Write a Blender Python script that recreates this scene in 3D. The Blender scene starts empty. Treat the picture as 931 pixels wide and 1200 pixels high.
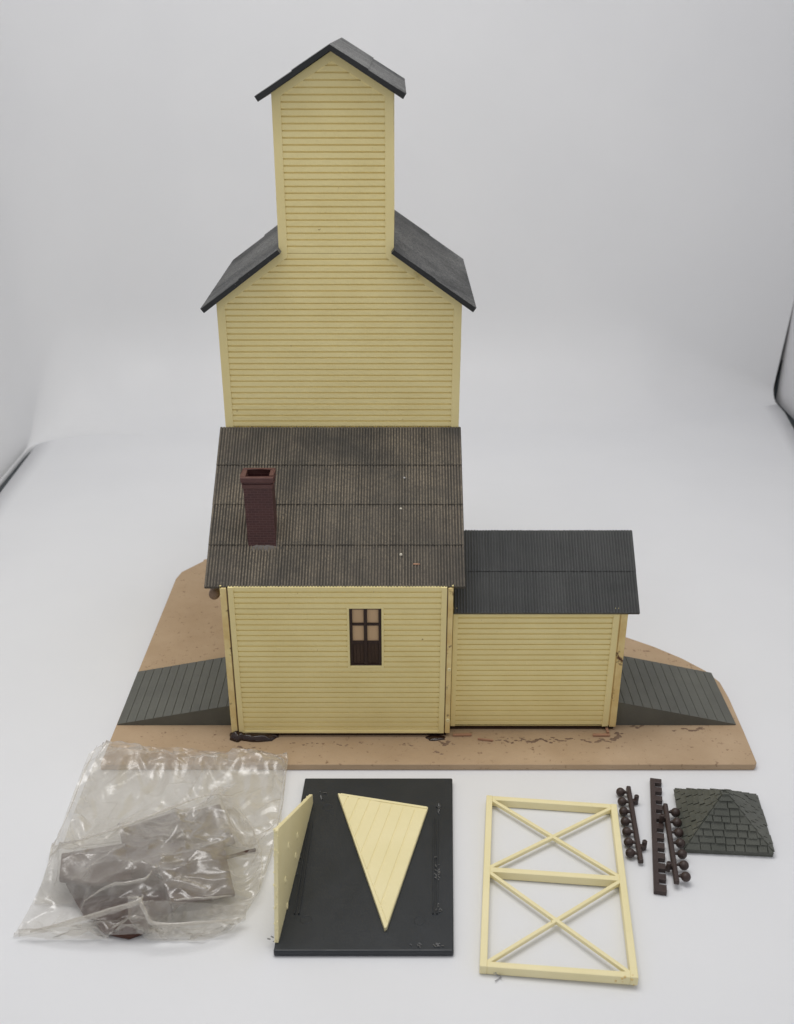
import bpy, math, random
import numpy as np
from mathutils import Vector, noise
random.seed(7)
U = 0.01                                   # everything below is written in centimetres
sc = bpy.context.scene
COL = sc.collection

# ------------------------------------------------------------------ materials
def new_mat(name):
    m = bpy.data.materials.new(name); m.use_nodes = True
    nt = m.node_tree; nt.nodes.clear()
    out = nt.nodes.new('ShaderNodeOutputMaterial')
    b = nt.nodes.new('ShaderNodeBsdfPrincipled')
    nt.links.new(b.outputs[0], out.inputs[0])
    return m, nt, b, out

def nz(nt, co, scale, detail=4, rough=.55, dist=0):
    n = nt.nodes.new('ShaderNodeTexNoise'); n.inputs['Scale'].default_value = scale
    n.inputs['Detail'].default_value = detail; n.inputs['Roughness'].default_value = rough
    n.inputs['Distortion'].default_value = dist
    nt.links.new(co, n.inputs['Vector']); return n.outputs['Fac']

def ramp(nt, fac, a, b):
    r = nt.nodes.new('ShaderNodeMapRange'); r.inputs[1].default_value = a; r.inputs[2].default_value = b
    r.clamp = True; nt.links.new(fac, r.inputs[0]); return r.outputs[0]

def mixc(nt, fac, a, b):
    m = nt.nodes.new('ShaderNodeMix'); m.data_type = 'RGBA'
    for s, v in ((m.inputs[6], a), (m.inputs[7], b)):
        if isinstance(v, tuple): s.default_value = (*v, 1)
        else: nt.links.new(v, s)
    if isinstance(fac, (int, float)): m.inputs[0].default_value = fac
    else: nt.links.new(fac, m.inputs[0])
    return m.outputs[2]

def mul(nt, a, k):
    m = nt.nodes.new('ShaderNodeMath'); m.operation = 'MULTIPLY'
    nt.links.new(a, m.inputs[0])
    if isinstance(k, (int, float)): m.inputs[1].default_value = k
    else: nt.links.new(k, m.inputs[1])
    return m.outputs[0]

def coords(nt, sx=1, sy=1, sz=1):
    t = nt.nodes.new('ShaderNodeTexCoord'); mp = nt.nodes.new('ShaderNodeMapping')
    mp.inputs['Scale'].default_value = (100*sx, 100*sy, 100*sz)        # texture space in centimetres
    nt.links.new(t.outputs['Object'], mp.inputs[0]); return mp.outputs[0]

def bump(nt, b, h, strength, dist=.0004):
    n = nt.nodes.new('ShaderNodeBump'); n.inputs['Strength'].default_value = strength
    n.inputs['Distance'].default_value = dist
    nt.links.new(h, n.inputs['Height']); nt.links.new(n.outputs[0], b.inputs['Normal'])

def plastic(name, c1, c2, rough=.5, spec=.4, bscale=9, bstr=.25, speck=None, speck_lo=.68, speck_hi=.74, speck_scale=7, sss=0, big=.5, dust=None, dust_amt=.5):
    m, nt, b, out = new_mat(name); co = coords(nt)
    col = mixc(nt, ramp(nt, nz(nt, co, big, 5), .3, .7), c1, c2)
    if dust:
        d = mul(nt, ramp(nt, nz(nt, co, .20, 8, .68, .5), .34, .62), ramp(nt, nz(nt, co, 11, 3, .7), .25, .62))
        gn = nt.nodes.new('ShaderNodeNewGeometry'); sx = nt.nodes.new('ShaderNodeSeparateXYZ'); nt.links.new(gn.outputs['True Normal'], sx.inputs[0])
        d = mul(nt, d, ramp(nt, sx.outputs[2], .25, .6))
        col = mixc(nt, mul(nt, d, dust_amt), col, dust)
    if speck:
        col = mixc(nt, ramp(nt, nz(nt, co, speck_scale, 3, .6), speck_lo, speck_hi), col, speck)
    nt.links.new(col, b.inputs['Base Color'])
    rr = nt.nodes.new('ShaderNodeMapRange'); rr.inputs[3].default_value = rough-.12; rr.inputs[4].default_value = rough+.12
    nt.links.new(nz(nt, co, 1.7, 4), rr.inputs[0]); nt.links.new(rr.outputs[0], b.inputs['Roughness'])
    b.inputs['Specular IOR Level'].default_value = spec
    if sss:
        b.inputs['Subsurface Weight'].default_value = sss
        b.inputs['Subsurface Radius'].default_value = (.0012, .0009, .0004); b.inputs['Subsurface Scale'].default_value = 1
    if bstr: bump(nt, b, nz(nt, co, bscale, 4, .6), bstr)
    return m

M = {}
YEL, YEL2 = (.90, .775, .39), (.85, .72, .345)
M['siding'] = plastic('aged_yellow_plastic', YEL, YEL2, .5, .35, 7, .5, speck=(.40, .28, .11), speck_lo=.73, speck_hi=.80, speck_scale=3.5)
M['cream'] = plastic('cream_plastic', (.89, .80, .49), (.84, .75, .43), .45, .4, 8, .22, speck=(.45, .36, .15), speck_lo=.74, speck_hi=.8, speck_scale=4)
M['trim'] = plastic('aged_yellow_trim', (.87, .745, .375), (.82, .69, .33), .5, .35, 12, .2, speck=(.36, .2, .07), speck_lo=.72, speck_hi=.8, speck_scale=3)
M['edge'] = plastic('stained_yellow_edge', (.85, .70, .34), (.68, .48, .19), .5, .35, 12, .25, speck=(.10, .035, .015), speck_lo=.62, speck_hi=.70, speck_scale=1.6, big=1.1)
M['office_roof'] = plastic('dusty_dark_roof', (.060, .057, .052), (.085, .079, .069), .62, .3, 13, .5, speck=(.34, .31, .26), speck_lo=.70, speck_hi=.84, speck_scale=9, dust=(.31, .255, .185), dust_amt=1.0)
M['roof'] = plastic('charcoal_roof', (.040, .042, .042), (.056, .058, .057), .5, .4, 13, .4, speck=(.25, .25, .24), speck_lo=.72, speck_hi=.85, speck_scale=8, dust=(.12, .12, .115), dust_amt=.4)
M['gray_roof'] = plastic('gray_tower_roof', (.016, .017, .018), (.026, .027, .028), .6, .4, 13, .4, speck=(.28, .28, .27), speck_lo=.7, speck_hi=.85, speck_scale=8, dust=(.21, .21, .205), dust_amt=.9)
M['ramp'] = plastic('dark_olive_planks', (.100, .101, .088), (.125, .126, .108), .55, .35, 10, .25, speck=(.2, .2, .18), speck_lo=.74, speck_hi=.85, speck_scale=6)
M['base'] = plastic('tan_board', (.495, .362, .235), (.43, .305, .19), .62, .25, 5, .45, speck=(.22, .135, .08), speck_lo=.62, speck_hi=.74, speck_scale=4.5, big=.5)
M['glue'] = plastic('dried_brown_glue', (.018, .007, .005), (.03, .012, .008), .22, .5, 3, .4)
M['seam'] = plastic('brown_seam', (.05, .02, .01), (.30, .19, .08), .3, .5, 3, .4, big=1.3)
M['smear'] = plastic('glue_smear', (.15, .09, .055), (.25, .165, .105), .5, .35, 8, .3)
M['stick'] = plastic('tan_splinter', (.46, .27, .18), (.38, .2, .12), .6, .3, 9, .3)
M['brown'] = plastic('dark_brown_plastic', (.042, .027, .024), (.058, .038, .033), .42, .4, 8, .2)
M['brownpart'] = plastic('brown_brick_plastic', (.052, .021, .016), (.078, .034, .025), .6, .25, 8, .3)
M['window'] = plastic('window_brown', (.026, .012, .011), (.04, .02, .016), .45, .4, 8, .2)
M['pane'] = plastic('tan_window_backing', (.62, .43, .26), (.56, .38, .225), .5, .3, 8, .1)
M['plank'] = plastic('dark_plank_panel', (.045, .025, .018), (.06, .034, .024), .5, .3, 6, .3)
M['black'] = plastic('black_plastic', (.017, .021, .026), (.024, .028, .034), .42, .45, 10, .12, speck=(.09, .09, .09), speck_lo=.76, speck_hi=.85, speck_scale=6)
M['flash'] = plastic('black_flash', (.07, .072, .075), (.2, .2, .2), .3, .6, 10, .3)
M['shingle'] = plastic('dark_olive_shingle', (.078, .083, .070), (.115, .118, .100), .55, .4, 12, .35, speck=(.16, .16, .13), speck_lo=.68, speck_hi=.84, speck_scale=7)
M['crumb'] = plastic('pale_crumb', (.72, .68, .58), (.6, .55, .42), .5, .4, 10, .2)
M['chip'] = plastic('clear_gray_chip', (.34, .34, .35), (.5, .5, .5), .2, .6, 10, .2)
M['gap'] = plastic('dark_box_trim', (.03, .04, .045), (.05, .06, .065), .5, .4, 2, .1)

# brick chimney: brick courses as a procedural pattern
m, nt, b, out = new_mat('maroon_brick'); co = coords(nt)
sw = nt.nodes.new('ShaderNodeSeparateXYZ'); nt.links.new(co, sw.inputs[0])
ad = nt.nodes.new('ShaderNodeMath'); nt.links.new(sw.outputs[0], ad.inputs[0]); nt.links.new(sw.outputs[1], ad.inputs[1])
cx = nt.nodes.new('ShaderNodeCombineXYZ'); nt.links.new(ad.outputs[0], cx.inputs[0]); nt.links.new(sw.outputs[2], cx.inputs[1])
br = nt.nodes.new('ShaderNodeTexBrick'); nt.links.new(cx.outputs[0], br.inputs[0])
br.inputs['Scale'].default_value = 1; br.inputs['Brick Width'].default_value = .30; br.inputs['Row Height'].default_value = .115
br.inputs['Mortar Size'].default_value = .014; br.inputs['Mortar Smooth'].default_value = .3
br.inputs['Color1'].default_value = (.075, .023, .022, 1); br.inputs['Color2'].default_value = (.055, .017, .017, 1)
br.inputs['Mortar'].default_value = (.12, .055, .05, 1)
nt.links.new(br.outputs[0], b.inputs['Base Color']); b.inputs['Roughness'].default_value = .5
inv = nt.nodes.new('ShaderNodeMath'); inv.operation = 'SUBTRACT'; inv.inputs[0].default_value = 1; nt.links.new(br.outputs[1], inv.inputs[1])
bump(nt, b, inv.outputs[0], .6, .0003); M['brick'] = m
M['brickcap'] = plastic('worn_maroon_rim', (.08, .03, .028), (.13, .062, .054), .5, .4, 9, .3, big=1.2)

# white sweep (sheet) and box panels
m, nt, b, out = new_mat('white_sheet'); co = coords(nt)
nt.links.new(mixc(nt, ramp(nt, nz(nt, co, .12, 5), .3, .7), (.775, .782, .80), (.80, .806, .822)), b.inputs['Base Color'])
sp = ramp(nt, nz(nt, co, 2.6, 2, .5), .765, .80)
b.inputs['Roughness'].default_value = .48; b.inputs['Specular IOR Level'].default_value = .35
bump(nt, b, nz(nt, co, 12, 3, .6), .12, .0003); M['sheet'] = m
m, nt, b, out = new_mat('gray_cloth'); co = coords(nt)
nt.links.new(mixc(nt, ramp(nt, nz(nt, co, .07, 5), .3, .7), (.725, .725, .755), (.765, .765, .79)), b.inputs['Base Color'])
b.inputs['Roughness'].default_value = .55; b.inputs['Specular IOR Level'].default_value = .3
bump(nt, b, nz(nt, co, 3, 5, .6), .12, .0004); M['cloth'] = m
m, nt, b, out = new_mat('box_panel'); co = coords(nt)
nt.links.new(mixc(nt, nz(nt, co, .08, 4), (.66, .66, .685), (.72, .72, .74)), b.inputs['Base Color'])
b.inputs['Roughness'].default_value = .5; M['panel'] = m

# translucent bag film
m, nt, b, out = new_mat('clear_bag_film'); co = coords(nt)
nt.nodes.remove(b)
tr = nt.nodes.new('ShaderNodeBsdfTransparent'); tr.inputs[0].default_value = (.97, .965, .95, 1)
di = nt.nodes.new('ShaderNodeBsdfDiffuse'); di.inputs[0].default_value = (.80, .76, .69, 1)
tl = nt.nodes.new('ShaderNodeBsdfTranslucent'); tl.inputs[0].default_value = (.80, .76, .69, 1)
gl = nt.nodes.new('ShaderNodeBsdfGlossy'); gl.inputs['Roughness'].default_value = .24; gl.inputs[0].default_value = (.95, .95, .95, 1)
a1 = nt.nodes.new('ShaderNodeMixShader'); a1.inputs[0].default_value = .45
nt.links.new(di.outputs[0], a1.inputs[1]); nt.links.new(tl.outputs[0], a1.inputs[2])
lw = nt.nodes.new('ShaderNodeLayerWeight'); lw.inputs[0].default_value = .5       # grazing film shows more of itself
pw = nt.nodes.new('ShaderNodeMath'); pw.operation = 'POWER'; pw.inputs[1].default_value = 3.5; nt.links.new(lw.outputs['Facing'], pw.inputs[0])
a2 = nt.nodes.new('ShaderNodeMixShader'); gm = nt.nodes.new('ShaderNodeMath'); gm.operation = 'MULTIPLY_ADD'; gm.inputs[1].default_value = .5; gm.inputs[2].default_value = .17; nt.links.new(lw.outputs['Facing'], gm.inputs[0]); nt.links.new(gm.outputs[0], a2.inputs[0])
nt.links.new(a1.outputs[0], a2.inputs[1]); nt.links.new(gl.outputs[0], a2.inputs[2])
a3 = nt.nodes.new('ShaderNodeMixShader')
mr = nt.nodes.new('ShaderNodeMapRange'); mr.inputs[1].default_value = .3; mr.inputs[2].default_value = .75
mr.inputs[3].default_value = .19; mr.inputs[4].default_value = .42
nt.links.new(nz(nt, co, .7, 5, .6, .8), mr.inputs[0])
am = nt.nodes.new('ShaderNodeMath'); am.operation = 'ADD'; am.use_clamp = True
nt.links.new(mr.outputs[0], am.inputs[0]); nt.links.new(mul(nt, pw.outputs[0], .75), am.inputs[1])
nt.links.new(am.outputs[0], a3.inputs[0])
nt.links.new(tr.outputs[0], a3.inputs[1]); nt.links.new(a2.outputs[0], a3.inputs[2])
nt.links.new(a3.outputs[0], out.inputs[0])
bn = nt.nodes.new('ShaderNodeBump'); bn.inputs['Strength'].default_value = .25; bn.inputs['Distance'].default_value = .001
nt.links.new(nz(nt, co, 1.6, 5, .6, 1.0), bn.inputs['Height'])
for n in (di, tl, gl): nt.links.new(bn.outputs[0], n.inputs['Normal'])
M['film'] = m

# ------------------------------------------------------------------ mesh building
class MB:
    def __init__(s): s.v = []; s.f = []; s.sm = []
    def face(s, pts, smooth=False):
        k = len(s.v); s.v += [tuple(p) for p in pts]; s.f.append(tuple(range(k, k+len(pts)))); s.sm.append(smooth)
    def grid(s, rows, smooth=True, flip=False):
        k = len(s.v); n = len(rows[0])
        for r in rows: s.v += [tuple(p) for p in r]
        for i in range(len(rows)-1):
            for j in range(n-1):
                q = (k+i*n+j, k+i*n+j+1, k+(i+1)*n+j+1, k+(i+1)*n+j)
                s.f.append(q[::-1] if flip else q); s.sm.append(smooth)
    def box(s, x0, x1, y0, y1, z0, z1):
        c = [(x0,y0,z0),(x1,y0,z0),(x1,y1,z0),(x0,y1,z0),(x0,y0,z1),(x1,y0,z1),(x1,y1,z1),(x0,y1,z1)]
        for f in ((0,3,2,1),(4,5,6,7),(0,1,5,4),(1,2,6,5),(2,3,7,6),(3,0,4,7)): s.face([c[i] for i in f])
    def prism(s, poly, off):
        """closed solid: polygon plus the same polygon moved by off"""
        off = Vector(off); a = [Vector(p) for p in poly]; t = [p+off for p in a]
        n = sum(((a[i]-a[0]).cross(a[i+1]-a[0]) for i in range(1, len(a)-1)), Vector())
        if n.dot(off) > 0: a, t = a[::-1], t[::-1]
        # now a faces away from off
        s.face(a); s.face(t[::-1])
        for i in range(len(a)):
            j = (i+1) % len(a); s.face([a[j], a[i], t[i], t[j]])
    def bar(s, p, q, w, h, up=(0,0,1)):
        p, q = Vector(p), Vector(q); d = (q-p).normalized(); r = d.cross(Vector(up)).normalized()*w/2; u = r.cross(d).normalized()*h/2
        s.prism([p-r-u, p+r-u, p+r+u, p-r+u], q-p)
    def lathe(s, c, axis, prof, n=20):
        """prof: (radius, distance along axis)"""
        a = Vector(axis).normalized(); x = a.orthogonal().normalized(); y = a.cross(x); c = Vector(c); rows = []
        for r, t in prof:
            rows.append([c+a*t+(x*math.cos(2*math.pi*k/n)+y*math.sin(2*math.pi*k/n))*max(r, 1e-4) for k in range(n+1)])
        s.grid(rows, True, True)
    def tube(s, pts, r, n=8):
        pts = [Vector(p) for p in pts]; rows = []
        for i, p in enumerate(pts):
            d = (pts[min(i+1, len(pts)-1)]-pts[max(i-1, 0)]).normalized(); x = d.cross(Vector((0,0,1)));
            x = (x if x.length > 1e-3 else Vector((1,0,0))).normalized(); y = x.cross(d)
            rr = r if not callable(r) else r(i/(len(pts)-1))
            rows.append([p+(x*math.cos(2*math.pi*k/n)+y*math.sin(2*math.pi*k/n))*rr for k in range(n+1)])
        s.grid(rows, True); s.face(rows[0][:-1]); s.face(rows[-1][:-1][::-1])

def root_loc(o):
    while o.parent: o = o.parent
    return o.location
def build(name, mb, mat, parent=None, origin=None, bevel=0, weld=False, segs=2):
    """links ONE mesh object; world cm coordinates in, metres out"""
    if parent is not None: og = root_loc(parent)
    elif origin: og = Vector(origin)*U
    else: og = Vector((0, 0, 0))
    me = bpy.data.meshes.new(name)
    me.from_pydata([(x*U-og.x, y*U-og.y, z*U-og.z) for x, y, z in mb.v], [], mb.f)
    me.polygons.foreach_set('use_smooth', mb.sm); me.materials.append(mat); me.update()
    o = bpy.data.objects.new(name, me); COL.objects.link(o)
    if parent is not None: o.parent = parent
    else: o.location = og
    if bevel or weld:
        w = o.modifiers.new('weld', 'WELD'); w.merge_threshold = .00001
    if bevel:
        bv = o.modifiers.new('bevel', 'BEVEL'); bv.width = bevel*U; bv.segments = segs; bv.limit_method = 'ANGLE'; bv.angle_limit = math.radians(35)
    return o
def tag(o, label=None, cat=None, group=None, kind=None):
    for k, v in (('label', label), ('category', cat), ('group', group), ('kind', kind)):
        if v: o[k] = v
    return o
def empty(name, loc, label, cat, group=None):
    o = bpy.data.objects.new(name, None); COL.objects.link(o); o.location = Vector(loc)*U; o.empty_display_size = .01
    return tag(o, label, cat, group)

# ------------------------------------------------------------------ the camera (also used to turn a pixel of the photo into a point on a plane)
F, TH, CH, CX, CY = 1214., math.radians(25.6), 30., 465.5, 600.
sn, cs = math.sin(TH), math.cos(TH)
def at(u, v, z=0.):
    a, b2 = u-CX, v-CY; f, d = F*cs-b2*sn, F*sn+b2*cs; t = (CH-z)/d
    return Vector((a*t, f*t, z))
def aty(u, v, y):
    a, b2 = u-CX, v-CY; f, d = F*cs-b2*sn, F*sn+b2*cs; t = y/f
    return Vector((a*t, y, CH-d*t))
cam = bpy.data.cameras.new('camera'); co_ = bpy.data.objects.new('camera', cam); COL.objects.link(co_)
co_.location = (0, 0, CH*U); co_.rotation_euler = (math.pi/2-TH, 0, 0)
cam.sensor_fit = 'HORIZONTAL'; cam.sensor_width = 36; cam.lens = F/931*36
cam.clip_start = .01; cam.clip_end = 20
cam.dof.use_dof = True; cam.dof.focus_distance = .44; cam.dof.aperture_fstop = 26
sc.camera = co_

# ------------------------------------------------------------------ setting: the white sweep in its photo box
mb = MB(); rows = []
for y in [6, 15, 25, 35, 45, 55, 60, 65, 68, 70, 72, 74, 75, 76, 77, 78, 79, 80, 82, 84, 85]:
    xl = -27.45-.55*min(1, max(0, (y-58)/18))-.5*min(1, max(0, (y-75.3)/2)); xr = 30.5+2.1*min(1, max(0, (y-68)/14.5))
    rows.append([(xl+(xr-xl)*i/40, y, 0) for i in range(41)])
mb.grid(rows, True)
o = build('table_surface', mb, M['sheet']); tag(o, kind='structure')
sm_ = o.modifiers.new('solid', 'SOLIDIFY'); sm_.thickness = .0012; sm_.offset = -1
# the upright part of the sweep: left side, rounded corner, back; a fillet joins it to the table
XW, YW, RC, RF = -28.46, 85.5, 10., 8.
plan = [(XW, y, 1, 0) for y in (24, 40, 55, 66, 70, 72, 73, 74, 75)]
plan += [(XW+RC*(1-math.cos(a)), YW-RC+RC*math.sin(a), math.cos(a), -math.sin(a)) for a in [math.pi/2*k/24 for k in range(0, 25)]]
plan += [(x, YW, 0, -1) for x in (-15, -8, 0, 8, 16, 20, 22, 24, 26, 28, 30, 31, 32.6)]
mb = MB(); rows = []
for x, y, nx, ny in plan:
    t = min(1, max(0, (y-73.5)/8.5)) if nx > .05 else 1
    r = .02+RF*t*t*(3-2*t)*(1 if x < 20 else 1-.85*min(1, (x-20)/12)); row = [(x+nx*(r+.4*t), y+ny*(r+.4*t), -.4*(1-t)-.002*t)]
    for k in range(11):
        a = math.pi/2*k/10; row.append((x+nx*(r-r*math.sin(a)), y+ny*(r-r*math.sin(a)), .006+r*(1-math.cos(a))))
    for z in (9, 12, 20, 30, 45, 66): row.append((x+(.14*(z-5) if x > 31 else 0), y, z))
    rows.append(row)
mb.grid(rows, True)
o = build('backdrop', mb, M['sheet']); tag(o, kind='structure')
mb = MB(); mb.box(-34, 38, 4, 92, -.9, -.5); o = build('box_floor', mb, M['gap']); tag(o, kind='structure')
mb = MB(); mb.box(33.15, 33.8, 24, 92, -.4, 66); o = build('side_panel', mb, M['panel']); tag(o, kind='structure')
mb = MB(); mb.box(-29, 38, 89, 89.5, -.4, 66); mb.bar((32.9, 86, -.3), (36.7, 86, 34), .26, .3, (1,0,0)); mb.box(33.05, 33.16, 78.6, 79.3, -.3, 9); o = build('box_back', mb, M['gap']); tag(o, kind='structure')

# ------------------------------------------------------------------ the grain elevator
ELE = empty('model_grain_elevator', (-2.5, 42, 0), 'yellow toy grain elevator with tall tower, office and shed glued on a tan base board', 'model building')

# base board
outline = [(-13.05, 36.25), (15.72, 36.25), (15.86, 36.4), (15.95, 38.5), (16.02, 41.2), (15.95, 42.5), (15.5, 43.5), (14.6, 44.6), (13.4, 45.7),
           (12.3, 46.5), (11.2, 47.3), (10, 48.6), (8, 50.5), (5, 54), (2, 56.3), (-4, 57), (-9, 56.3), (-10.6, 55.9), (-11.7, 55.3)]+[tuple(at(u, v, .44)[:2]) for u, v in ((238, 655.5), (213, 668), (206, 676))]
mb = MB(); mb.prism([(x, y, .02) for x, y in outline], (0, 0, .30))
base = build('base_board', mb, M['base'], ELE, bevel=.03, segs=2)
BT = .32

def lerp_out(out, z):
    """out: [(z, s0, s1)] -> limits at z"""
    for (za, a0, a1), (zb, b0, b1) in zip(out, out[1:]):
        if za <= z <= zb:
            t = (z-za)/(zb-za) if zb > za else 0
            return a0+(b0-a0)*t, a1+(b1-a1)*t
    return out[0][1:] if z < out[0][0] else out[-1][1:]

def siding(mb, P, out, pitch=.27, gl=.068, gu=.004, g=.068, holes=()):
    """horizontal boards with a V groove between them; P(s, z, d) -> point, d = how far proud"""
    z0, z1 = out[0][0], out[-1][0]; n = round((z1-z0)/pitch); pt = (z1-z0)/n
    prof = []
    for i in range(n):
        zb = z0+i*pt; w = random.uniform(-.004, .004)
        prof += [(zb, -g), (zb+.018, -g), (zb+gl, 0+w), (zb+pt-gu, .004+w)]
    prof.append((z1, -g))
    for z in [p[0] for p in out[1:-1]]+[h for H in holes for h in (H[2], H[3])]:
        if all(abs(z-q[0]) > 1e-4 for q in prof): prof.append((z, -.002))
    prof.sort()
    for (za, da), (zb, db) in zip(prof, prof[1:]):
        a0, a1 = lerp_out(out, za+1e-6); b0, b1 = lerp_out(out, zb-1e-6); zm = (za+zb)/2
        cut = [h for h in holes if h[2] < zm < h[3]]
        if cut:
            h = cut[0]
            mb.face([P(a0, za, da), P(h[0], za, da), P(h[0], zb, db), P(b0, zb, db)])
            mb.face([P(h[1], za, da), P(a1, za, da), P(b1, zb, db), P(h[1], zb, db)])
        else:
            mb.face([P(a0, za, da), P(a1, za, da), P(b1, zb, db), P(b0, zb, db)])

def front(y):
    return lambda s, z, d: (s, y-d, z)
def leftw(x): return lambda s, z, d: (x-d, -s, z)
def rightw(x): return lambda s, z, d: (x+d, s, z)

# --- tower -----------------------------------------------------------------
TX0, TX1, TY, TB = -7.78, 2.80, 44.1, 53.0
EZ = 18.86; KZ = 20.98; CX0, CX1 = -4.98, -.13; CT = 27.26; AX, AZ = -2.56, 28.78
outF = [(BT+.15, TX0, TX1), (EZ, TX0, TX1), (KZ, CX0, CX1), (CT, CX0, CX1), (AZ, AX-.01, AX+.01)]
mb = MB(); siding(mb, front(TY), outF)
siding(mb, leftw(TX0), [(BT+.15, -TB, -TY), (EZ, -TB, -TY)]); siding(mb, rightw(TX1), [(BT+.15, TY, TB), (EZ, TY, TB)])
siding(mb, leftw(CX0), [(20.9, -TB, -TY), (CT, -TB, -TY)]); siding(mb, rightw(CX1), [(20.9, TY, TB), (CT, TY, TB)])
back = [(TX0, TB, BT+.15), (TX1, TB, BT+.15), (TX1, TB, EZ), (CX1, TB, KZ), (CX1, TB, CT), (AX, TB, AZ), (CX0, TB, CT), (CX0, TB, KZ), (TX0, TB, EZ)]
mb.prism(back, (0, .12, 0))
tower = build('tower_wall', mb, M['siding'], ELE)
def trimpoly(mb, pts, y, th=.05): mb.prism([(x, y, z) for x, z in pts], (0, -th, 0))
w = .36
mb = MB(); y = TY+.03; th = .065
trimpoly(mb, [(TX0, BT+.15), (TX0+w, BT+.15), (TX0+w, EZ-.12), (TX0, EZ)], y, th)
trimpoly(mb, [(TX1-w, BT+.15), (TX1, BT+.15), (TX1, EZ), (TX1-w, EZ-.12)], y, th)
trimpoly(mb, [(TX0, EZ), (TX0+w, EZ-.12), (CX0+w, KZ-.17), (CX0, KZ)], y, th)
trimpoly(mb, [(TX1-w, EZ-.12), (TX1, EZ), (CX1, KZ), (CX1-w, KZ-.17)], y, th)
trimpoly(mb, [(CX0, KZ), (CX0+w, KZ-.17), (CX0+w, CT-.12), (CX0, CT)], y, th)
trimpoly(mb, [(CX1-w, KZ-.17), (CX1, KZ), (CX1, CT), (CX1-w, CT-.12)], y, th)
trimpoly(mb, [(CX0, CT), (CX0+w, CT-.12), (AX, AZ-.38), (AX, AZ)], y, th)
trimpoly(mb, [(AX, AZ-.38), (CX1-w, CT-.12), (CX1, CT), (AX, AZ)], y, th)
build('corner_trim', mb, M['trim'], tower, bevel=.015)

# --- corrugated roofs ------------------------------------------------------
def corrug(A, B, C, D, ribs, rows, thick=.2, amp=.022, step=.035, seg=6, mb=None):
    """A,B top edge, D,C eave; ribs run from top to eave"""
    A, B, C, D = map(Vector, (A, B, C, D)); mb = mb or MB(); N = ribs*seg
    n = (B-A).cross(D-A).normalized(); n = n if n.z > 0 else -n
    lift = [amp*(1-abs(((k % seg)/seg)*2-1)**2.2) for k in range(N+1)]
    P = lambda s, t: (A+(B-A)*s)*(1-t)+(D+(C-D)*s)*t
    first = last = None
    for r in range(rows):
        t0, t1 = r/rows, (r+1)/rows; off0, off1 = (0, step) if rows > 1 else (0, 0)
        js = [random.uniform(.75, 1.15) for _ in range(ribs+1)]
        ra = [P(k/N, t0)+n*(lift[k]*js[k//seg]+off0) for k in range(N+1)]
        rb = [P(k/N, t1)+n*(lift[k]*js[k//seg]+off1) for k in range(N+1)]
        mb.grid([ra, rb], True)
        low = [P(k/N, t1)+n*(-.01 if r < rows-1 else -thick) for k in range(N+1)]
        mb.grid([rb, low], False)
        if r == 0: mb.grid([[P(k/N, 0)-n*thick for k in range(N+1)], ra], False)
        mb.face([P(0,t0)-n*thick, P(0,t1)-n*thick, rb[0], ra[0]]); mb.face([ra[-1], rb[-1], P(1,t1)-n*thick, P(1,t0)-n*thick])
    mb.face([A-n*thick, B-n*thick, C-n*thick, D-n*thick])
    return mb

RY0, RY1 = 43.55, 53.45
mb = corrug((-4.98, RY1, 21.22), (-4.98, RY0, 21.22), (-8.36, RY0, 18.70), (-8.36, RY1, 18.70), 76, 2, .19, seg=4)
o = build('lower_roof', mb, M['gray_roof'], ELE)
mb = corrug((-.13, RY0, 21.22), (-.13, RY1, 21.22), (3.36, RY1, 18.74), (3.36, RY0, 18.74), 76, 2, .19, seg=4)
o = build('lower_roof', mb, M['gray_roof'], ELE)
mb = corrug((AX-.03, RY1, 29.07), (AX-.03, RY0, 29.02), (-5.56, RY0, 27.12), (-5.56, RY1, 27.14), 76, 2, .19, seg=4)
corrug((AX-.03, RY0, 29.02), (AX-.03, RY1, 29.07), (.34, RY1, 27.26), (.34, RY0, 27.22), 76, 2, .19, seg=4, mb=mb)
build('cupola_roof', mb, M['gray_roof'], ELE)

# --- office ----------------------------------------------------------------
OX0, OX1, OY, OZ0, OZ1 = -7.53, 2.40, 38.22, .55, 8.15
WX0, WX1, WZ0, WZ1 = -2.06, -.67, 4.17, 7.10
FX0, FX1 = OX0+.34, OX1-.27
mb = MB(); siding(mb, front(OY), [(OZ0, FX0, FX1), (OZ1, FX0, FX1)], holes=[(WX0, WX1, WZ0, WZ1)])
mb.box(FX0, WX0, OY+.06, OY+.2, OZ0, OZ1); mb.box(WX1, FX1, OY+.06, OY+.2, OZ0, OZ1)
mb.box(WX0, WX1, OY+.06, OY+.2, OZ0, WZ0); mb.box(WX0, WX1, OY+.06, OY+.2, WZ1, OZ1)
mb.face([(FX0, OY+.06, OZ0), (FX1, OY+.06, OZ0), (FX1, OY-.0, OZ0), (FX0, OY, OZ0)])
P = leftw(OX0); siding(mb, P, [(OZ0, -44, -OY), (OZ1+.05, -44, -OY)])
P = rightw(OX1); siding(mb, P, [(OZ0, OY, 44), (OZ1+.05, OY, 44)])
for X in (OX0, OX1):                       # gables run up to the tower under the roof
    mb.prism([(X, OY+.1, 8.05), (X, 44, 12.8), (X, 44, 8.05)], (.2 if X < 0 else -.2, 0, 0))
office = build('office_wall', mb, M['siding'], ELE)
mb = MB(); y = OY+.03
for a, b_ in ((FX0, FX0+.24), (FX1-.24, FX1)): mb.box(a, b_, y-.075, y, OZ0-.02, OZ1)
mb.box(FX0+.24, FX1-.24, y-.073, y, OZ0-.02, OZ0+.10)
build('corner_trim', mb, M['trim'], office, bevel=.015)
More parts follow.
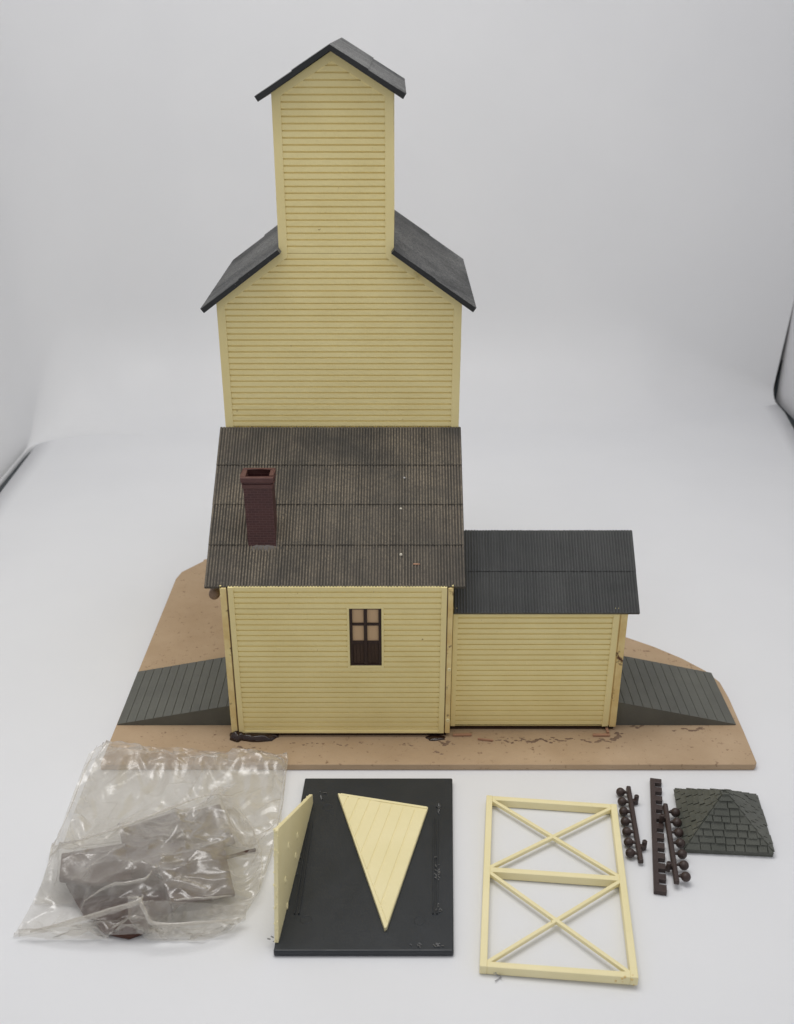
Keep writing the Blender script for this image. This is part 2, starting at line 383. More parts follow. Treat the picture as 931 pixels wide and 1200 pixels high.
for a, b_ in ((OX0, OX0+.27), (OX1-.22, OX1)):
    mb = MB(); mb.box(a, b_, OY-.02, 44, OZ0-.03, OZ1-.05); build('wall_end', mb, M['edge'], office, bevel=.02)
for a, b_ in ((OX0+.265, FX0+.005), (FX1-.005, OX1-.215)):
    mb = MB(); mb.box(a, b_, OY+.02, OY+.3, OZ0, OZ1-.1); build('glue_seam', mb, M['seam'], office)
# small moulded pins on the right-hand wall end
for z in (1.25, 4.0):
    mb = MB(); mb.lathe((OX1-.10, OY-.02, z), (0,-1,0), [(0,.01),(.035,.01),(.035,.05),(.075,.05),(.085,.0)], 12); build('moulded_pin', mb, M['cream'], office)
# window
W = build('window', (lambda q: (q.box(WX0-.10, WX0, OY-.03, OY+.10, WZ0-.10, WZ1+.10), q.box(WX1, WX1+.10, OY-.03, OY+.10, WZ0-.10, WZ1+.10),
          q.box(WX0, WX1, OY-.03, OY+.10, WZ1, WZ1+.10), q.box(WX0, WX1, OY-.03, OY+.10, WZ0-.10, WZ0), q)[-1])(MB()), M['trim'], ELE, bevel=.02)
mb = MB(); ya, yb = OY+.03, OY+.15; zm = WZ0+1.18; zh = (zm+WZ1)/2+.05; xm = (WX0+WX1)/2
mb.box(WX0, WX0+.13, ya, yb, WZ0, WZ1); mb.box(WX1-.13, WX1, ya, yb, WZ0, WZ1)
mb.box(WX0+.13, WX1-.13, ya, yb, WZ1-.07, WZ1); mb.box(WX0+.13, WX1-.13, ya, yb, WZ0, WZ0+.07)
mb.box(xm-.075, xm+.075, ya-.01, yb, WZ0+.07, WZ1-.07)
for z, h in ((zm, .07), (zh, .055)):
    mb.box(WX0+.13, xm-.075, ya, yb, z-h, z+h); mb.box(xm+.075, WX1-.13, ya, yb, z-h, z+h)
build('sash', mb, M['window'], W, bevel=.012)
for xa, xb in ((WX0+.13, xm-.075), (xm+.075, WX1-.13)):
    for za, zb in ((zm+.07, zh-.055), (zh+.055, WZ1-.07)):
        mb = MB(); mb.box(xa-.01, xb+.01, OY+.105, OY+.145, za-.01, zb+.01); build('pane', mb, M['pane'], W)
    mb = MB(); n_ = 3
    for k in range(n_):
        a = xa+(xb-xa)*k/n_; b_ = xa+(xb-xa)*(k+1)/n_; mb.box(a+.008, b_-.008, OY+.085+.01*(k % 2), OY+.145, WZ0+.06, zm-.05)
    mb.box(xa, xb, OY+.11, OY+.155, WZ0+.06, zm-.05)
    build('lower_panel', mb, M['plank'], W, bevel=.006)

# office roof and chimney
RA, RB, RC, RD = (-8.03, 44.06, 13.14), (2.90, 44.06, 13.14), (2.92, 38.33, 8.08), (-8.20, 38.33, 8.08)
mb = corrug(RA, RB, RC, RD, 86, 4, .16, .085, .04)
oroof = build('office_roof', mb, M['office_roof'], ELE)
oroof['label'] = 'dusty brownish office roof of four corrugated rows'
def roofz(y): return 13.14+(y-44.06)*(13.14-8.08)/(44.06-38.33)
CHX0, CHX1, CHY0, CHY1 = -6.42, -5.22, 39.68, 40.62
lean = -.05
def ch(x, y, z): return (x+lean*(z-9.3)/3.2, y, z)
def chbox(mb, x0, x1, y0, y1, z0, z1, zb=None):
    za = z0 if zb is None else zb
    c = [ch(x0,y0,z0), ch(x1,y0,z0), ch(x1,y1,za), ch(x0,y1,za), ch(x0,y0,z1), ch(x1,y0,z1), ch(x1,y1,z1), ch(x0,y1,z1)]
    for f in ((0,3,2,1),(4,5,6,7),(0,1,5,4),(1,2,6,5),(2,3,7,6),(3,0,4,7)): mb.face([c[i] for i in f])
mb = MB(); t = .13
zt = 12.42
for a in ((CHX0, CHX1, CHY0, CHY0+t), (CHX0, CHX1, CHY1-t, CHY1), (CHX0, CHX0+t, CHY0+t, CHY1-t), (CHX1-t, CHX1, CHY0+t, CHY1-t)):
    chbox(mb, *a, 9.0, zt-.02)
chim = build('chimney', mb, M['brick'], oroof)
mb = MB(); e = .10
def ring(mb, e, z0, z1, t=.2):
    X0, X1, Y0, Y1 = CHX0-e, CHX1+e, CHY0-e, CHY1+e
    for a in ((X0, X1, Y0, Y0+t), (X0, X1, Y1-t, Y1), (X0, X0+t, Y0+t, Y1-t), (X1-t, X1, Y0+t, Y1-t)): chbox(mb, *a, z0, z1)
ring(mb, .09, zt-.05, zt+.18, .2); ring(mb, .05, zt-.32, zt-.14, .14)
build('chimney_cap', mb, M['brickcap'], chim, bevel=.03)
mb = MB(); rows = []; N_ = 90                 # ragged dried glue round the chimney's foot
cxm, cym = (CHX0+CHX1)/2+.03, CHY0+.10
for i in range(6):
    row = []
    for k in range(N_+1):
        th = 2*math.pi*k/N_; q = Vector((math.cos(th), math.sin(th), 0))
        f = 1+.30*noise.noise(q*3.1)+.28*noise.noise(q*9+Vector((4, 0, 0))); a = i/5
        x = cxm+q.x*.70*(1-(1-f)*.35)*(1-a*.55); y = cym+q.y*(.24 if q.y < 0 else .3)*f*(1-a*.55)
        row.append((x, y, roofz(y)+.035+.10*math.sin(a*1.5)*(1+.5*noise.noise(Vector((x*6, y*6, 0))))))
    rows.append(row)
mb.grid(rows, True)
build('glue_bead', mb, plastic('gray_glue', (.22, .20, .18), (.12, .105, .095), .4, .4, 9, .4), chim)
random.seed(11)

# --- shed ------------------------------------------------------------------
SX0, SX1, SY, SZ0, SZ1 = 2.45, 10.06, 38.72, .55, 6.85
FX1s = SX1-.36
mb = MB(); siding(mb, front(SY), [(SZ0, SX0, FX1s), (SZ1, SX0, FX1s)]); mb.box(SX0, FX1s, SY+.06, SY+.2, SZ0, SZ1)
mb.face([(SX0, SY+.06, SZ0), (FX1s, SY+.06, SZ0), (FX1s, SY, SZ0), (SX0, SY, SZ0)])
siding(mb, rightw(SX1), [(SZ0, SY, 43.9), (SZ1-.05, SY, 43.9)])
mb.prism([(SX1, SY, 6.7), (SX1, 41.3, 9.0), (SX1, 43.9, 6.7)], (-.2, 0, 0)); mb.box(SX0, SX1, 43.7, 43.9, SZ0, SZ1)
shed = build('shed_wall', mb, M['siding'], ELE)
mb = MB(); mb.box(SX0, SX0+.22, SY-.045, SY+.03, SZ0, SZ1); mb.box(FX1s-.28, FX1s, SY-.045, SY+.03, SZ0-.02, SZ1); mb.box(SX0+.22, FX1s-.28, SY-.043, SY+.03, SZ1-.42, SZ1-.3)
build('corner_trim', mb, M['trim'], shed, bevel=.015)
mb = MB(); mb.box(SX1-.30, SX1, SY-.03, 43.9, SZ0-.05, SZ1-.05); build('wall_end', mb, M['edge'], shed, bevel=.02)
mb = MB(); mb.box(FX1s-.005, SX1-.295, SY+.035, SY+.3, SZ0, SZ1-.1); build('glue_seam', mb, M['edge'], shed)
mb = corrug((2.50, 41.32, 9.27), (10.50, 41.32, 9.27), (10.52, 38.55, 6.66), (2.46, 38.55, 6.66), 62, 2, .16, .050, .03)
corrug((10.5, 41.34, 9.26), (2.5, 41.34, 9.26), (2.5, 44.1, 6.66), (10.52, 44.1, 6.66), 62, 2, .16, .050, .03, mb=mb)
o = build('shed_roof', mb, M['roof'], ELE)

# dark sill the walls stand on, glue and scrap on the base
mb = MB(); mb.box(OX0+.15, OX1-.15, OY+.10, 44, BT-.05, OZ0+.02); mb.box(OX1-.1, SX1-.1, SY+.06, 43.8, BT-.05, SZ0+.02)
build('sill', mb, M['glue'], ELE)
def blob(mb, u, v, rx, ry, h, seed, z=BT, n=40):
    c = at(u, v, z); rows = []
    for i in range(9):
        a = i/8*math.pi/2; row = []
        for k in range(n+1):
            th = 2*math.pi*k/n; q = Vector((math.cos(th), math.sin(th), 0)); f = 1+.28*noise.noise(q*1.6+Vector((seed, 0, 0)))+.1*noise.noise(q*5+Vector((seed, 3, 0)))
            row.append((c.x+rx*f*q.x*math.cos(a), c.y+ry*f*q.y*math.cos(a), z-.01+h*math.sin(a)*(1+.25*noise.noise(Vector((q.x*2*math.cos(a), q.y*2*math.cos(a), seed))))))
        rows.append(row)
    mb.grid(rows, True)
for u, v, rx, ry, h, s_ in ((279, 864, .42, .34, .34, 1), (300, 865, .98, .30, .26, 5.2), (511, 865, .46, .22, .10, 9)):
    mb = MB(); blob(mb, u, v, rx, ry, h, s_); o = build('glue_blob', mb, M['glue'], ELE)
mb = MB(); random.seed(21)
for u, v, L, n, r in ((352, 872, 26, 12, .05), (410, 872, 34, 12, .05), (470, 874, 34, 10, .05), (594, 869, 30, 26, .06), (628, 868, 26, 40, .08), (660, 867, 24, 26, .07), (700, 869, 26, 30, .08), (512, 882, 14, 14, .06), (524, 871, 12, 22, .09), (288, 877, 22, 18, .09), (720, 866, 8, 24, .1), (725, 861, 7, 16, .1), (738, 847, 16, 20, .1), (812, 855, 26, 30, .08), (748, 852, 12, 14, .08), (585, 866, 60, 16, .05)):
    w_ = [random.uniform(0, 6.3) for _ in range(2)]
    for k in range(n):
        t = random.gauss(0, .33); c = at(u+L*t, v+1.6*math.sin(w_[0]+t*7)+random.gauss(0, .5), BT+.003); q = random.uniform(.35, 1)*r
        a0 = random.uniform(0, 6.3); m_ = 7
        ring_ = [Vector((q*1.5*random.uniform(.6, 1.2)*math.cos(a0+6.283*i/m_), q*.75*random.uniform(.6, 1.2)*math.sin(a0+6.283*i/m_), 0)) for i in range(m_)]
        top_ = c+Vector((0, 0, q*.35))
        for i in range(m_): mb.face([c+ring_[i], c+ring_[(i+1) % m_], top_], True)
tag(build('glue_smear', mb, M['smear'], ELE), kind='stuff')
for (u0, v0, u1, v1, w_) in ((531, 861.5, 553, 861, .11), (695, 861.5, 715, 861.5, .13), (711, 853, 713, 859, .12), (560, 866, 578, 868, .06)):
    mb = MB(); mb.bar(at(u0, v0, BT+.06), at(u1, v1, BT+.06), w_, .1); build('splinter', mb, M['stick'], ELE, bevel=.02)
mb = MB(); p = aty(252, 694, 38.9); mb.lathe((p.x, 38.6, p.z), (0, 1, 0), [(0, 0), (.2, 0), (.24, .1), (.24, .8), (0, .85)], 18)
o = build('wall_bracket', mb, M['smear'], ELE)
mb = MB()                                    # torn flash hanging below the right tower roof
p = aty(487, 322, TY-.1)
for k in range(5):
    q = p+Vector((random.uniform(-.16, .2), -.02, random.uniform(-.12, .12))); mb.face([q, q+Vector((.16, -.06, -.05)), q+Vector((.05, -.1, -.17))])
build('torn_flash', mb, M['trim'], tower)

# --- ramps -----------------------------------------------------------------
def make_ramp(xo, xi, y0, y1, zi, lab):
    mb = MB(); n = 13; zo = BT+.06; s = 1 if xi > xo else -1; L = abs(xi-xo); g = .035
    prof = []
    for k in range(n):
        a, b_ = k/n, (k+1)/n; e = g/L*.55
        prof += [(a+e, 0), (b_-e, 0), (b_, -g)]
    prof = [(0, 0)]+prof[:-1]+[(1, 0)]
    X = lambda t: xo+(xi-xo)*t; Z = lambda t: zo+(zi-zo)*t
    top = [(X(t), Z(t)+d) for t, d in prof]
    f0 = [(x, y0, z) for x, z in top]; f1 = [(x, y1, z) for x, z in top]
    mb.grid([f0, f1], False, s < 0)
    mb.face([(xo, y0, BT-.02)]+[(xi, y0, BT-.02)]+f0[::-1]); mb.face([(xo, y1, BT-.02)]+[(xi, y1, BT-.02)]+f1[::-1])
    mb.face([f0[0], f1[0], (xo, y1, BT-.02), (xo, y0, BT-.02)])
    o = build('loading_ramp', mb, M['ramp'], ELE); o['label'] = lab; return o
make_ramp(-12.98, -7.4, 39.05, 43.32, 1.48, 'dark plank ramp rising to the left wall of the office')
make_ramp(15.72, 10.0, 39.05, 43.22, 1.66, 'dark plank ramp rising to the right wall of the shed')

# ------------------------------------------------------------------ crumbs lying on the office roof
def crumb(name, u, v, r, lab, mat, seed, flat=False):
    y = 40.2
    for _ in range(40):
        p = aty(u, v, y); y += (p.z-(roofz(y)+.06))*.5 if False else 0
        # walk along the ray until it meets the roof plane
        y_n = y+(.5*(p.z-roofz(y)-.10)); y = y_n
    p = aty(u, v, y); mb = MB(); rows = []
    for i in range(7):
        a = math.pi*i/6; row = []
        for k in range(11):
            th = 2*math.pi*k/10; d = Vector((math.sin(a)*math.cos(th), math.sin(a)*math.sin(th), math.cos(a)))
            f = r*(1+.5*noise.noise(d*1.7+Vector((seed, 0, 0))))
            row.append(p+Vector((d.x*f*(3.6 if flat else 1), d.y*f, d.z*f*(.6 if flat else .9))))
        rows.append(row)
    mb.grid(rows, True, True)
    o = build(name, mb, mat, None, (p.x, p.y, p.z-r)); return tag(o, lab, 'crumb')
crumb('plastic_crumb', 470, 596, .055, 'tiny white crumb near the middle of the dusty office roof', M['crumb'], 2)
crumb('plastic_crumb', 470, 650, .07, 'tiny white crumb on the lowest row of the dusty office roof', M['crumb'], 6)
crumb('wood_sliver', 488, 661, .05, 'thin tan sliver lying on the lowest row of the office roof', M['stick'], 9, True)
crumb('dust_flake', 474, 560, .05, 'small pale gray flake on the second row of the office roof', M['chip'], 4)

# ------------------------------------------------------------------ black plate with the two cream triangles
PT = .28
pl = [(-4.36, 26.22), (2.00, 26.22), (2.40, 35.42), (-3.98, 35.42)]
PLT = empty('black_base_plate', (-1, 30.8, 0), 'flat black plastic plate under the cream triangles, lying in front of the base board', 'plastic plate')
mb = MB(); mb.prism([(x, y, .0) for x, y in pl], (0, 0, PT)); build('plate', mb, M['black'], PLT, bevel=.06, segs=3)
mb = MB()
def rim(mb, a, b_, w_=.05, h=.075):
    a = at(*a, PT); b_ = at(*b_, PT); d = (b_-a).normalized(); r = Vector((d.y, -d.x, 0))*.075
    for s in (-1, 1): mb.bar(a+r*s, b_+r*s, w_, h*2)
rim(mb, (511, 960), (510, 1072)); build('slot_rib', mb, M['black'], PLT, bevel=.012)
mb = MB(); rim(mb, (364, 965), (348, 1072)); build('slot_rib', mb, M['black'], PLT, bevel=.012)
for u, v in ((359, 1078), (492, 1079), (384, 946)):
    mb = MB(); c = at(u, v, PT); mb.lathe(c, (0,0,1), [(.17, -.005), (.18, .012), (.205, .012), (.215, -.005)], 28); build('ejector_mark', mb, M['black'], PLT)
mb = MB(); random.seed(5)
def scrap(mb, u, v, n, su, sv, L):
    for _ in range(n):
        a = at(u+random.uniform(-su, su), v+random.uniform(-sv, sv), PT+.02); d = Vector((random.uniform(-1, 1), random.uniform(-1, 1), random.uniform(-.1, .5)))*L
        mb.bar(a, a+d, .025, .03)
scrap(mb, 513, 950, 9, 2, 5, .14); scrap(mb, 513, 1020, 14, 3, 16, .16); scrap(mb, 514, 1064, 8, 2, 5, .13); scrap(mb, 504, 1108, 14, 22, 1.5, .12); scrap(mb, 320, 1100, 4, 3, 4, .14); scrap(mb, 378, 932, 5, 3, 5, .16); scrap(mb, 350, 1020, 6, 3, 20, .12)
tag(build('moulding_flash', mb, M['flash'], PLT), kind='stuff')

a, b_, c = at(396, 929, .5), at(502, 945, .5), at(452, 1090, .5)
def inset_tri(A, B, C, cut=.05):
    pts = []
    for p, q, r in ((A, C, B), (B, A, C), (C, B, A)): pts += [p+(q-p)*cut*.5, p+(r-p)*cut*.5]
    return pts
mb = MB(); tri = [a, b_, b_+(c-b_)*.97, a+(c-a)*.985]
base_t = [Vector((p.x, p.y, PT+.008)) for p in tri]
up = Vector((0, 0, .17))
# grooved top: planks parallel to the right-hand edge
e1 = (c-b_); e1.z = 0; e1.normalize(); nrm = Vector((e1.y, -e1.x, 0)); nrm = nrm if nrm.x < 0 else -nrm
mb.prism(base_t, up)
wd = (a-b_).dot(nrm); npl = 8; zt2 = PT+.178
A2, B2, C2 = [Vector((p.x, p.y, 0)) for p in (a, b_, c)]
I_ = A2+(B2-A2)*.03; J_ = B2+(A2-B2)*.03; K_ = C2+((A2+B2)/2-C2)*.05
for k in range(npl):
    t0, t1 = k/npl+.006, (k+1)/npl-.006
    f0, f1 = B2+(A2-B2)*t0, B2+(A2-B2)*t1; g0, g1 = C2+(A2-C2)*t0, C2+(A2-C2)*t1
    sh = lambda p, q: p+(q-p)*.045
    poly = [sh(f0, g0), sh(f1, g1), sh(g1, f1), sh(g0, f0)]
    mb.prism([p+Vector((0, 0, zt2-.02)) for p in poly], (0, 0, .045))
mb.bar(A2+Vector((.12, -.08, zt2-.02)), B2+Vector((-.05, -.07, zt2-.02)), .12, .12)
o = build('triangle_panel', mb, M['cream'], None, (-.5, 31.5, PT), bevel=.015)
tag(o, 'cream triangular plastic panel with plank lines lying flat on the black plate', 'plastic panel')

Cc = Vector((-4.20, 26.55, PT+.01)); Bb = at(367, 931, .75); 
for k in range(400):
    Aa = aty(326, 972, 26.3+k*.01)
    if (Aa-Cc).length < 4.35: break
STD = empty('triangle_panel', (-4.1, 30, PT), 'cream triangular plastic panel standing upright on the left edge of the black plate', 'plastic panel')
Bl = Vector((Bb.x, Bb.y, PT+.01))
nn = (Bb-Cc).cross(Aa-Cc).normalized(); nn = nn if nn.x > 0 else -nn
mb = MB(); poly = [Cc, Bl, Bb, Aa+(Bb-Aa)*.02, Aa+(Cc-Aa)*.03]
mb.prism([p-nn*.16 for p in poly], nn*.15); build('panel', mb, M['cream'], STD, bevel=.025)
mb = MB(); random.seed(31)
for k in range(26):
    t = random.random(); e_ = random.choice((0, 0, 1)); p = (Cc+(Aa-Cc)*t) if e_ == 0 else (Aa+(Bb-Aa)*t)
    mb.lathe(p-nn*random.uniform(.02, .16), (random.uniform(-1, 0), -1, random.uniform(-.3, .6)), [(random.uniform(.03, .06), -.02), (.03, .02), (0, random.uniform(.03, .07))], 6)
tag(build('moulding_flash', mb, M['cream'], STD), kind='stuff')
for uu, vv in ((349, 979), (338.5, 991), (335, 1031), (337, 1062), (347, 1003)):
    # where the ray meets the panel's inner face
    o0 = Vector((0, 0, CH)); d0 = (aty(uu, vv, 30)-o0).normalized(); tt = (Cc-o0).dot(nn)/d0.dot(nn); pp = o0+d0*tt
    mb = MB(); mb.lathe(pp-nn*.02, nn, [(.13, -.01), (.12, .035), (.085, .035), (.08, .012), (0, .012)], 18); build('ejector_mark', mb, M['cream'], STD)

# ------------------------------------------------------------------ cream braced frame
FR = empty('braced_frame', (6, 29.5, 0), 'cream plastic trestle frame with two X braces lying flat on the white surface', 'plastic frame')
TL, TR_, BR_, BL_ = [at(*p, .5) for p in ((570.5, 929.5), (723.5, 940), (749, 1146), (562.5, 1130))]
def fz(p, z):
    return Vector((p.x, p.y, z+.10*max(0, (p.x-4)/5)*max(0, (33-p.y)/8)))
def off(p, q, d): 
    n = Vector(((q-p).y, -(q-p).x, 0)).normalized(); return n*d
wS, H0, H1 = .26, .02, .40
ML, MR = TL+(BL_-TL)*.478, TR_+(BR_-TR_)*.478
def rail(name, p, q, w_, z0, z1):
    mb = MB(); d = (q-p).normalized(); r = Vector((d.y, -d.x, 0))*w_/2
    mb.v = []; c8 = [fz(p-r, z0), fz(q-r, z0), fz(q+r, z0), fz(p+r, z0), fz(p-r, z1), fz(q-r, z1), fz(q+r, z1), fz(p+r, z1)]
    for f in ((0,3,2,1),(4,5,6,7),(0,1,5,4),(1,2,6,5),(2,3,7,6),(3,0,4,7)): mb.face([c8[i] for i in f])
    return build(name, mb, M['cream'], FR, bevel=.03)
ex = (TR_-TL).normalized(); ey = (TL-BL_).normalized(); h = wS/2
rail('post', TL+ex*h, BL_+ex*h, wS, H0, H1); rail('post', TR_-ex*h, BR_-ex*h, wS, H0, H1)
for (p, q, dy) in ((TL, TR_, -h), (ML, MR, 0), (BL_, BR_, h)):
    rail('rail', p+ex*wS*.98+ey*dy, q-ex*wS*.98+ey*dy, wS*.95, H0+.0, H1-.012)
def brace(p, q, z0, z1): rail('brace', p, q, .15, z0, z1)
i_ = wS*.9
for (p0, p1, p2, p3) in ((TL, TR_, MR, ML), (ML, MR, BR_, BL_)):
    g1, g2 = p0+ex*i_-ey*i_*(.9 if p0 is TL else .5), p2-ex*i_+ey*i_*(.9 if p2 is BR_ else .5)
    g3, g4 = p1-ex*i_-ey*i_*(.9 if p0 is TL else .5), p3+ex*i_+ey*i_*(.9 if p2 is BR_ else .5)
    brace(g1, g2, H1-.2, H1-.03); brace(g3, g4, H1-.19, H1-.022)
mb = MB(); random.seed(8)
for k in range(12):
    p = fz(BR_-ex*random.uniform(.05, .75)+ey*random.uniform(-.0, .12), H1-random.uniform(0, .35)); mb.lathe(p, (0,-.5,.8), [(.05, -.02), (.04, .03), (0, .04)], 6)
tag(build('moulding_flash', mb, M['edge'], FR), kind='stuff')

# ------------------------------------------------------------------ two sprues of round knobs and the notched strip
random.seed(4)
def make_sprue(loc, rz, lab):
    S_ = empty('knob_sprue', (0, 0, 0), lab, 'sprue', 'brown plastic sprues carrying seven round knobs')
    L = 4.36; r = .11
    mb = MB(); mb.prism([(-r, L/2, .10), (r, L/2, .10), (r*.8, L/2, .30), (-r*.8, L/2, .30)], (0, -L, 0)); build('runner', mb, M['brown'], S_, bevel=.04)
    for k in range(7):
        y = L/2-.36-k*.595; z = .27
        mb = MB(); prof = [(0, -.19)]+[(.19*math.sin(a), -.19*math.cos(a)) for a in [math.pi*i/12 for i in range(1, 12)]]+[(.08, .18), (.05, .24)]
        mb.lathe((-.37, y, z-.05), (.97, 0, .1), prof, 22)
        mb.tube([(-.25, y, z-.06), (-.05, y, z-.06)], .05, 8)
        build('knob', mb, M['brown'], S_)
    for y in (L/2-.78, -L/2+.92):
        mb = MB(); mb.box(.07, .22, y-.17, y+.0, .06, .28)
        mb.lathe((.24, y+.0, .02), (0, 0, 1), [(.09, 0), (.10, .02), (.10, .40), (.085, .42), (.045, .42), (.04, .38), (0, .38)], 16)
        build('gate_peg', mb, M['brown'], S_, bevel=.02)
    S_.location = Vector(loc)*U; S_.rotation_euler = (0, 0, rz); return S_
S1 = make_sprue((9.72, 32.73, 0), math.atan2(-.38, 4.36)*1.0, 'dark brown sprue of knobs beside the top right corner of the cream frame')
S1.rotation_euler.z = -math.atan2(.38, 4.36)*1.0
def copy_tree(o, parent=None):
    c = o.copy(); COL.objects.link(c)
    if parent is not None: c.parent = parent
    for k in list(o.children): copy_tree(k, c)
    return c
S2 = copy_tree(S1); S2.location = (.1090, .3152, .0012); S2.rotation_euler = (0, math.radians(-2), math.pi-math.atan2(.56, 4.26))
S2['label'] = 'dark brown sprue of knobs overlapping the notched strip next to the shingled roof'

mb = MB(); tl_, bl_ = Vector((10.98, 35.52, 0)), Vector((9.71, 29.10, 0)); dl = (bl_-tl_); L = dl.length; dl.normalize(); dr = Vector((-dl.y, dl.x, 0)); dr = dr if dr.x > 0 else -dr
pts = [(0, 0), (L, 0), (L, .48)]; n = 11; per = (L-.35)/n
for k in range(n, 0, -1):
    s0 = k*per-.02; pts += [(s0, .48), (s0, .20), (s0-.25, .20), (s0-.25, .48)]
pts += [(0, .48)]
mb.prism([tl_+dl*a+dr*b_+Vector((0, 0, .01)) for a, b_ in pts], (0, 0, .20))
o = build('notched_strip', mb, M['brown'], None, (10.5, 32.3, 0), bevel=.02); tag(o, 'long dark brown plastic strip with a row of notches along one edge', 'plastic strip')

# ------------------------------------------------------------------ shingled pyramid roof
PY = empty('pyramid_roof', (13.3, 33, 0), 'dark shingled pyramid roof piece lying right of the sprues', 'toy roof')
q0 = [at(791, 926, .2), at(887, 933, .2), at(907, 1000, .2), at(803, 995, .2)]        # back-left, back-right, front-right, front-left
ap = at(850, 927, 2.1); cen = sum(q0, Vector())/4
ap = Vector((ap.x, ap.y, 2.1))
mb = MB()
mb.prism([Vector((p.x, p.y, .0)) for p in q0], (0, 0, .2))
topq = [p+(ap-p)*.97 for p in q0]
for i in range(4):
    j = (i+1) % 4; mb.face([q0[i], q0[j], topq[j], topq[i]])
mb.face(topq)
build('roof_body', mb, M['shingle'], PY, weld=True)
random.seed(12)
for i in range(4):
    mb = MB(); A, B = q0[i], q0[(i+1) % 4]; rows_ = 8
    n = (B-A).cross(ap-A).normalized(); n = n if n.z > 0 else -n
    for r in range(rows_):
        t0, t1 = r/rows_*.95, (r+1.12)/rows_*.95; t1 = min(t1, .955)
        e = lambda s, t: (A+(ap-A)*t)*(1-s)+(B+(ap-B)*t)*s
        s = 0; W0 = (B-A).length*(1-t0); wmean = .46/W0
        cuts = [0]; s = wmean*random.uniform(.4, 1)
        while s < 1-wmean*.35: cuts.append(s); s += wmean*random.uniform(.7, 1.4)
        cuts.append(1)
        for a_, b2 in zip(cuts, cuts[1:]):
            gp = .022/W0; a2, b3 = a_+(gp if a_ > 0 else 0), b2-(gp if b2 < 1 else 0)
            hl = random.uniform(.06, .10); dd = random.uniform(-.012, .012)
            tt0 = max(t0+dd, .0)
            # keep plumb sides: convert the span at the lower edge to the narrower upper edge
            W1 = (B-A).length*(1-t1); c_ = .5
            up_ = lambda s: min(1, max(0, c_+(s-c_)*W0/max(W1, .02)))
            mb.prism([e(a2, tt0)-n*.03, e(b3, tt0)-n*.03, e(up_(b3), t1)-n*.03, e(up_(a2), t1)-n*.03], n*.03)
            lo = [e(a2, tt0), e(b3, tt0), e(up_(b3), t1), e(up_(a2), t1)]
            up4 = [lo[0]+n*hl, lo[1]+n*hl, lo[2]+n*.012, lo[3]+n*.012]
            if (lo[1]-lo[0]).length < .03: continue
            mb.face(up4); mb.face([lo[0], lo[1], up4[1], up4[0]]); mb.face([lo[1], lo[2], up4[2], up4[1]]); mb.face([lo[3], lo[0], up4[0], up4[3]])
    build('shingle_face', mb, M['shingle'], PY)
mb = MB(); s = .15; z = ap.z-.06
for (x0, x1, y0, y1) in ((-s, s, -s, -s+.09), (-s, s, s-.09, s), (-s, -s+.09, -s+.09, s-.09), (s-.09, s, -s+.09, s-.09)):
    mb.box(ap.x+x0, ap.x+x1, ap.y+y0, ap.y+y1, z-.18, z+.03)
build('socket_rim', mb, M['shingle'], PY, bevel=.02)
mb = MB(); mb.box(ap.x-s+.08, ap.x+s-.08, ap.y-s+.08, ap.y+s-.08, z-.2, z-.06); build('socket', mb, M['gap'], PY)

# ------------------------------------------------------------------ crumb below the frame
mb = MB(); random.seed(2)
for k in range(7):
    p = at(583+random.uniform(-3.5, 3.5), 1142.5+random.uniform(-4, 4), .03); d = Vector((random.uniform(-1, 1), random.uniform(-1, 1), .2)).normalized()*random.uniform(.12, .28); mb.bar(p, p+d, .03, .03)
o = build('plastic_shaving', mb, M['chip'], None, (3.4, 25.1, 0)); tag(o, 'small gray plastic shaving on the white surface below the cream frame', 'crumb')

# ------------------------------------------------------------------ brown parts inside the bag
SLABS = []
def slab(name, px, lab, th=.16, ribs=True):
    """px: corner pixels with heights"""
    pts = [at(u, v, z) for u, v, z in px]
    n = (pts[1]-pts[0]).cross(pts[2]-pts[0]).normalized(); n = n if n.z > 0 else -n
    pts = [Vector((p.x, p.y, pts[0].z-((p.x-pts[0].x)*n.x+(p.y-pts[0].y)*n.y)/n.z)) for p in pts]
    mb = MB(); mb.prism(pts, -n*th); SLABS.append([tuple(p) for p in pts])
    o = build(name, mb, M['brownpart'], None, tuple(sum(pts, Vector())/len(pts)-n*th), bevel=.03)
    return tag(o, lab, 'plastic part')
slab('brown_plastic_piece', [(140, 972, .95), (208, 950, .95), (224, 1012, 1.2), (150, 1030, 1.35)], 'brown plastic panel in the middle of the clear bag')
slab('brown_plastic_piece', [(204, 956, .8), (258, 942, .7), (276, 986, .65), (216, 1006, .9)], 'brown plastic panel under the upper right of the bag')
slab('brown_plastic_piece', [(72, 1000, .85), (146, 988, 1.15), (156, 1030, 1.3), (110, 1040, 1.0), (70, 1036, .7)], 'brown plastic panel at the left side of the clear bag')
slab('brown_plastic_piece', [(184, 1010, 1.45), (262, 988, 1.0), (276, 1048, .6), (200, 1058, 1.15)], 'brown plastic panel at the lower right of the bag')
slab('brown_plastic_piece', [(76, 1036, .7), (168, 1018, 1.45), (222, 1052, 1.0), (190, 1072, .6), (106, 1078, .35)], 'brown plastic panel at the lower left of the bag')
slab('brown_plastic_piece', [(100, 1066, .55), (166, 1054, .75), (176, 1090, .28), (150, 1098, .22), (120, 1093, .22)], 'dark brown plastic block at the bottom of the bag', .2)
mb = MB(); mb.bar(at(262, 1006, .5), at(300, 996, .5), .12, .12); o = build('brown_rod', mb, M['brownpart'], None, tuple(at(280, 1001, .4)), bevel=.03); tag(o, 'thin brown plastic rod poking out at the right inside the bag', 'plastic part')

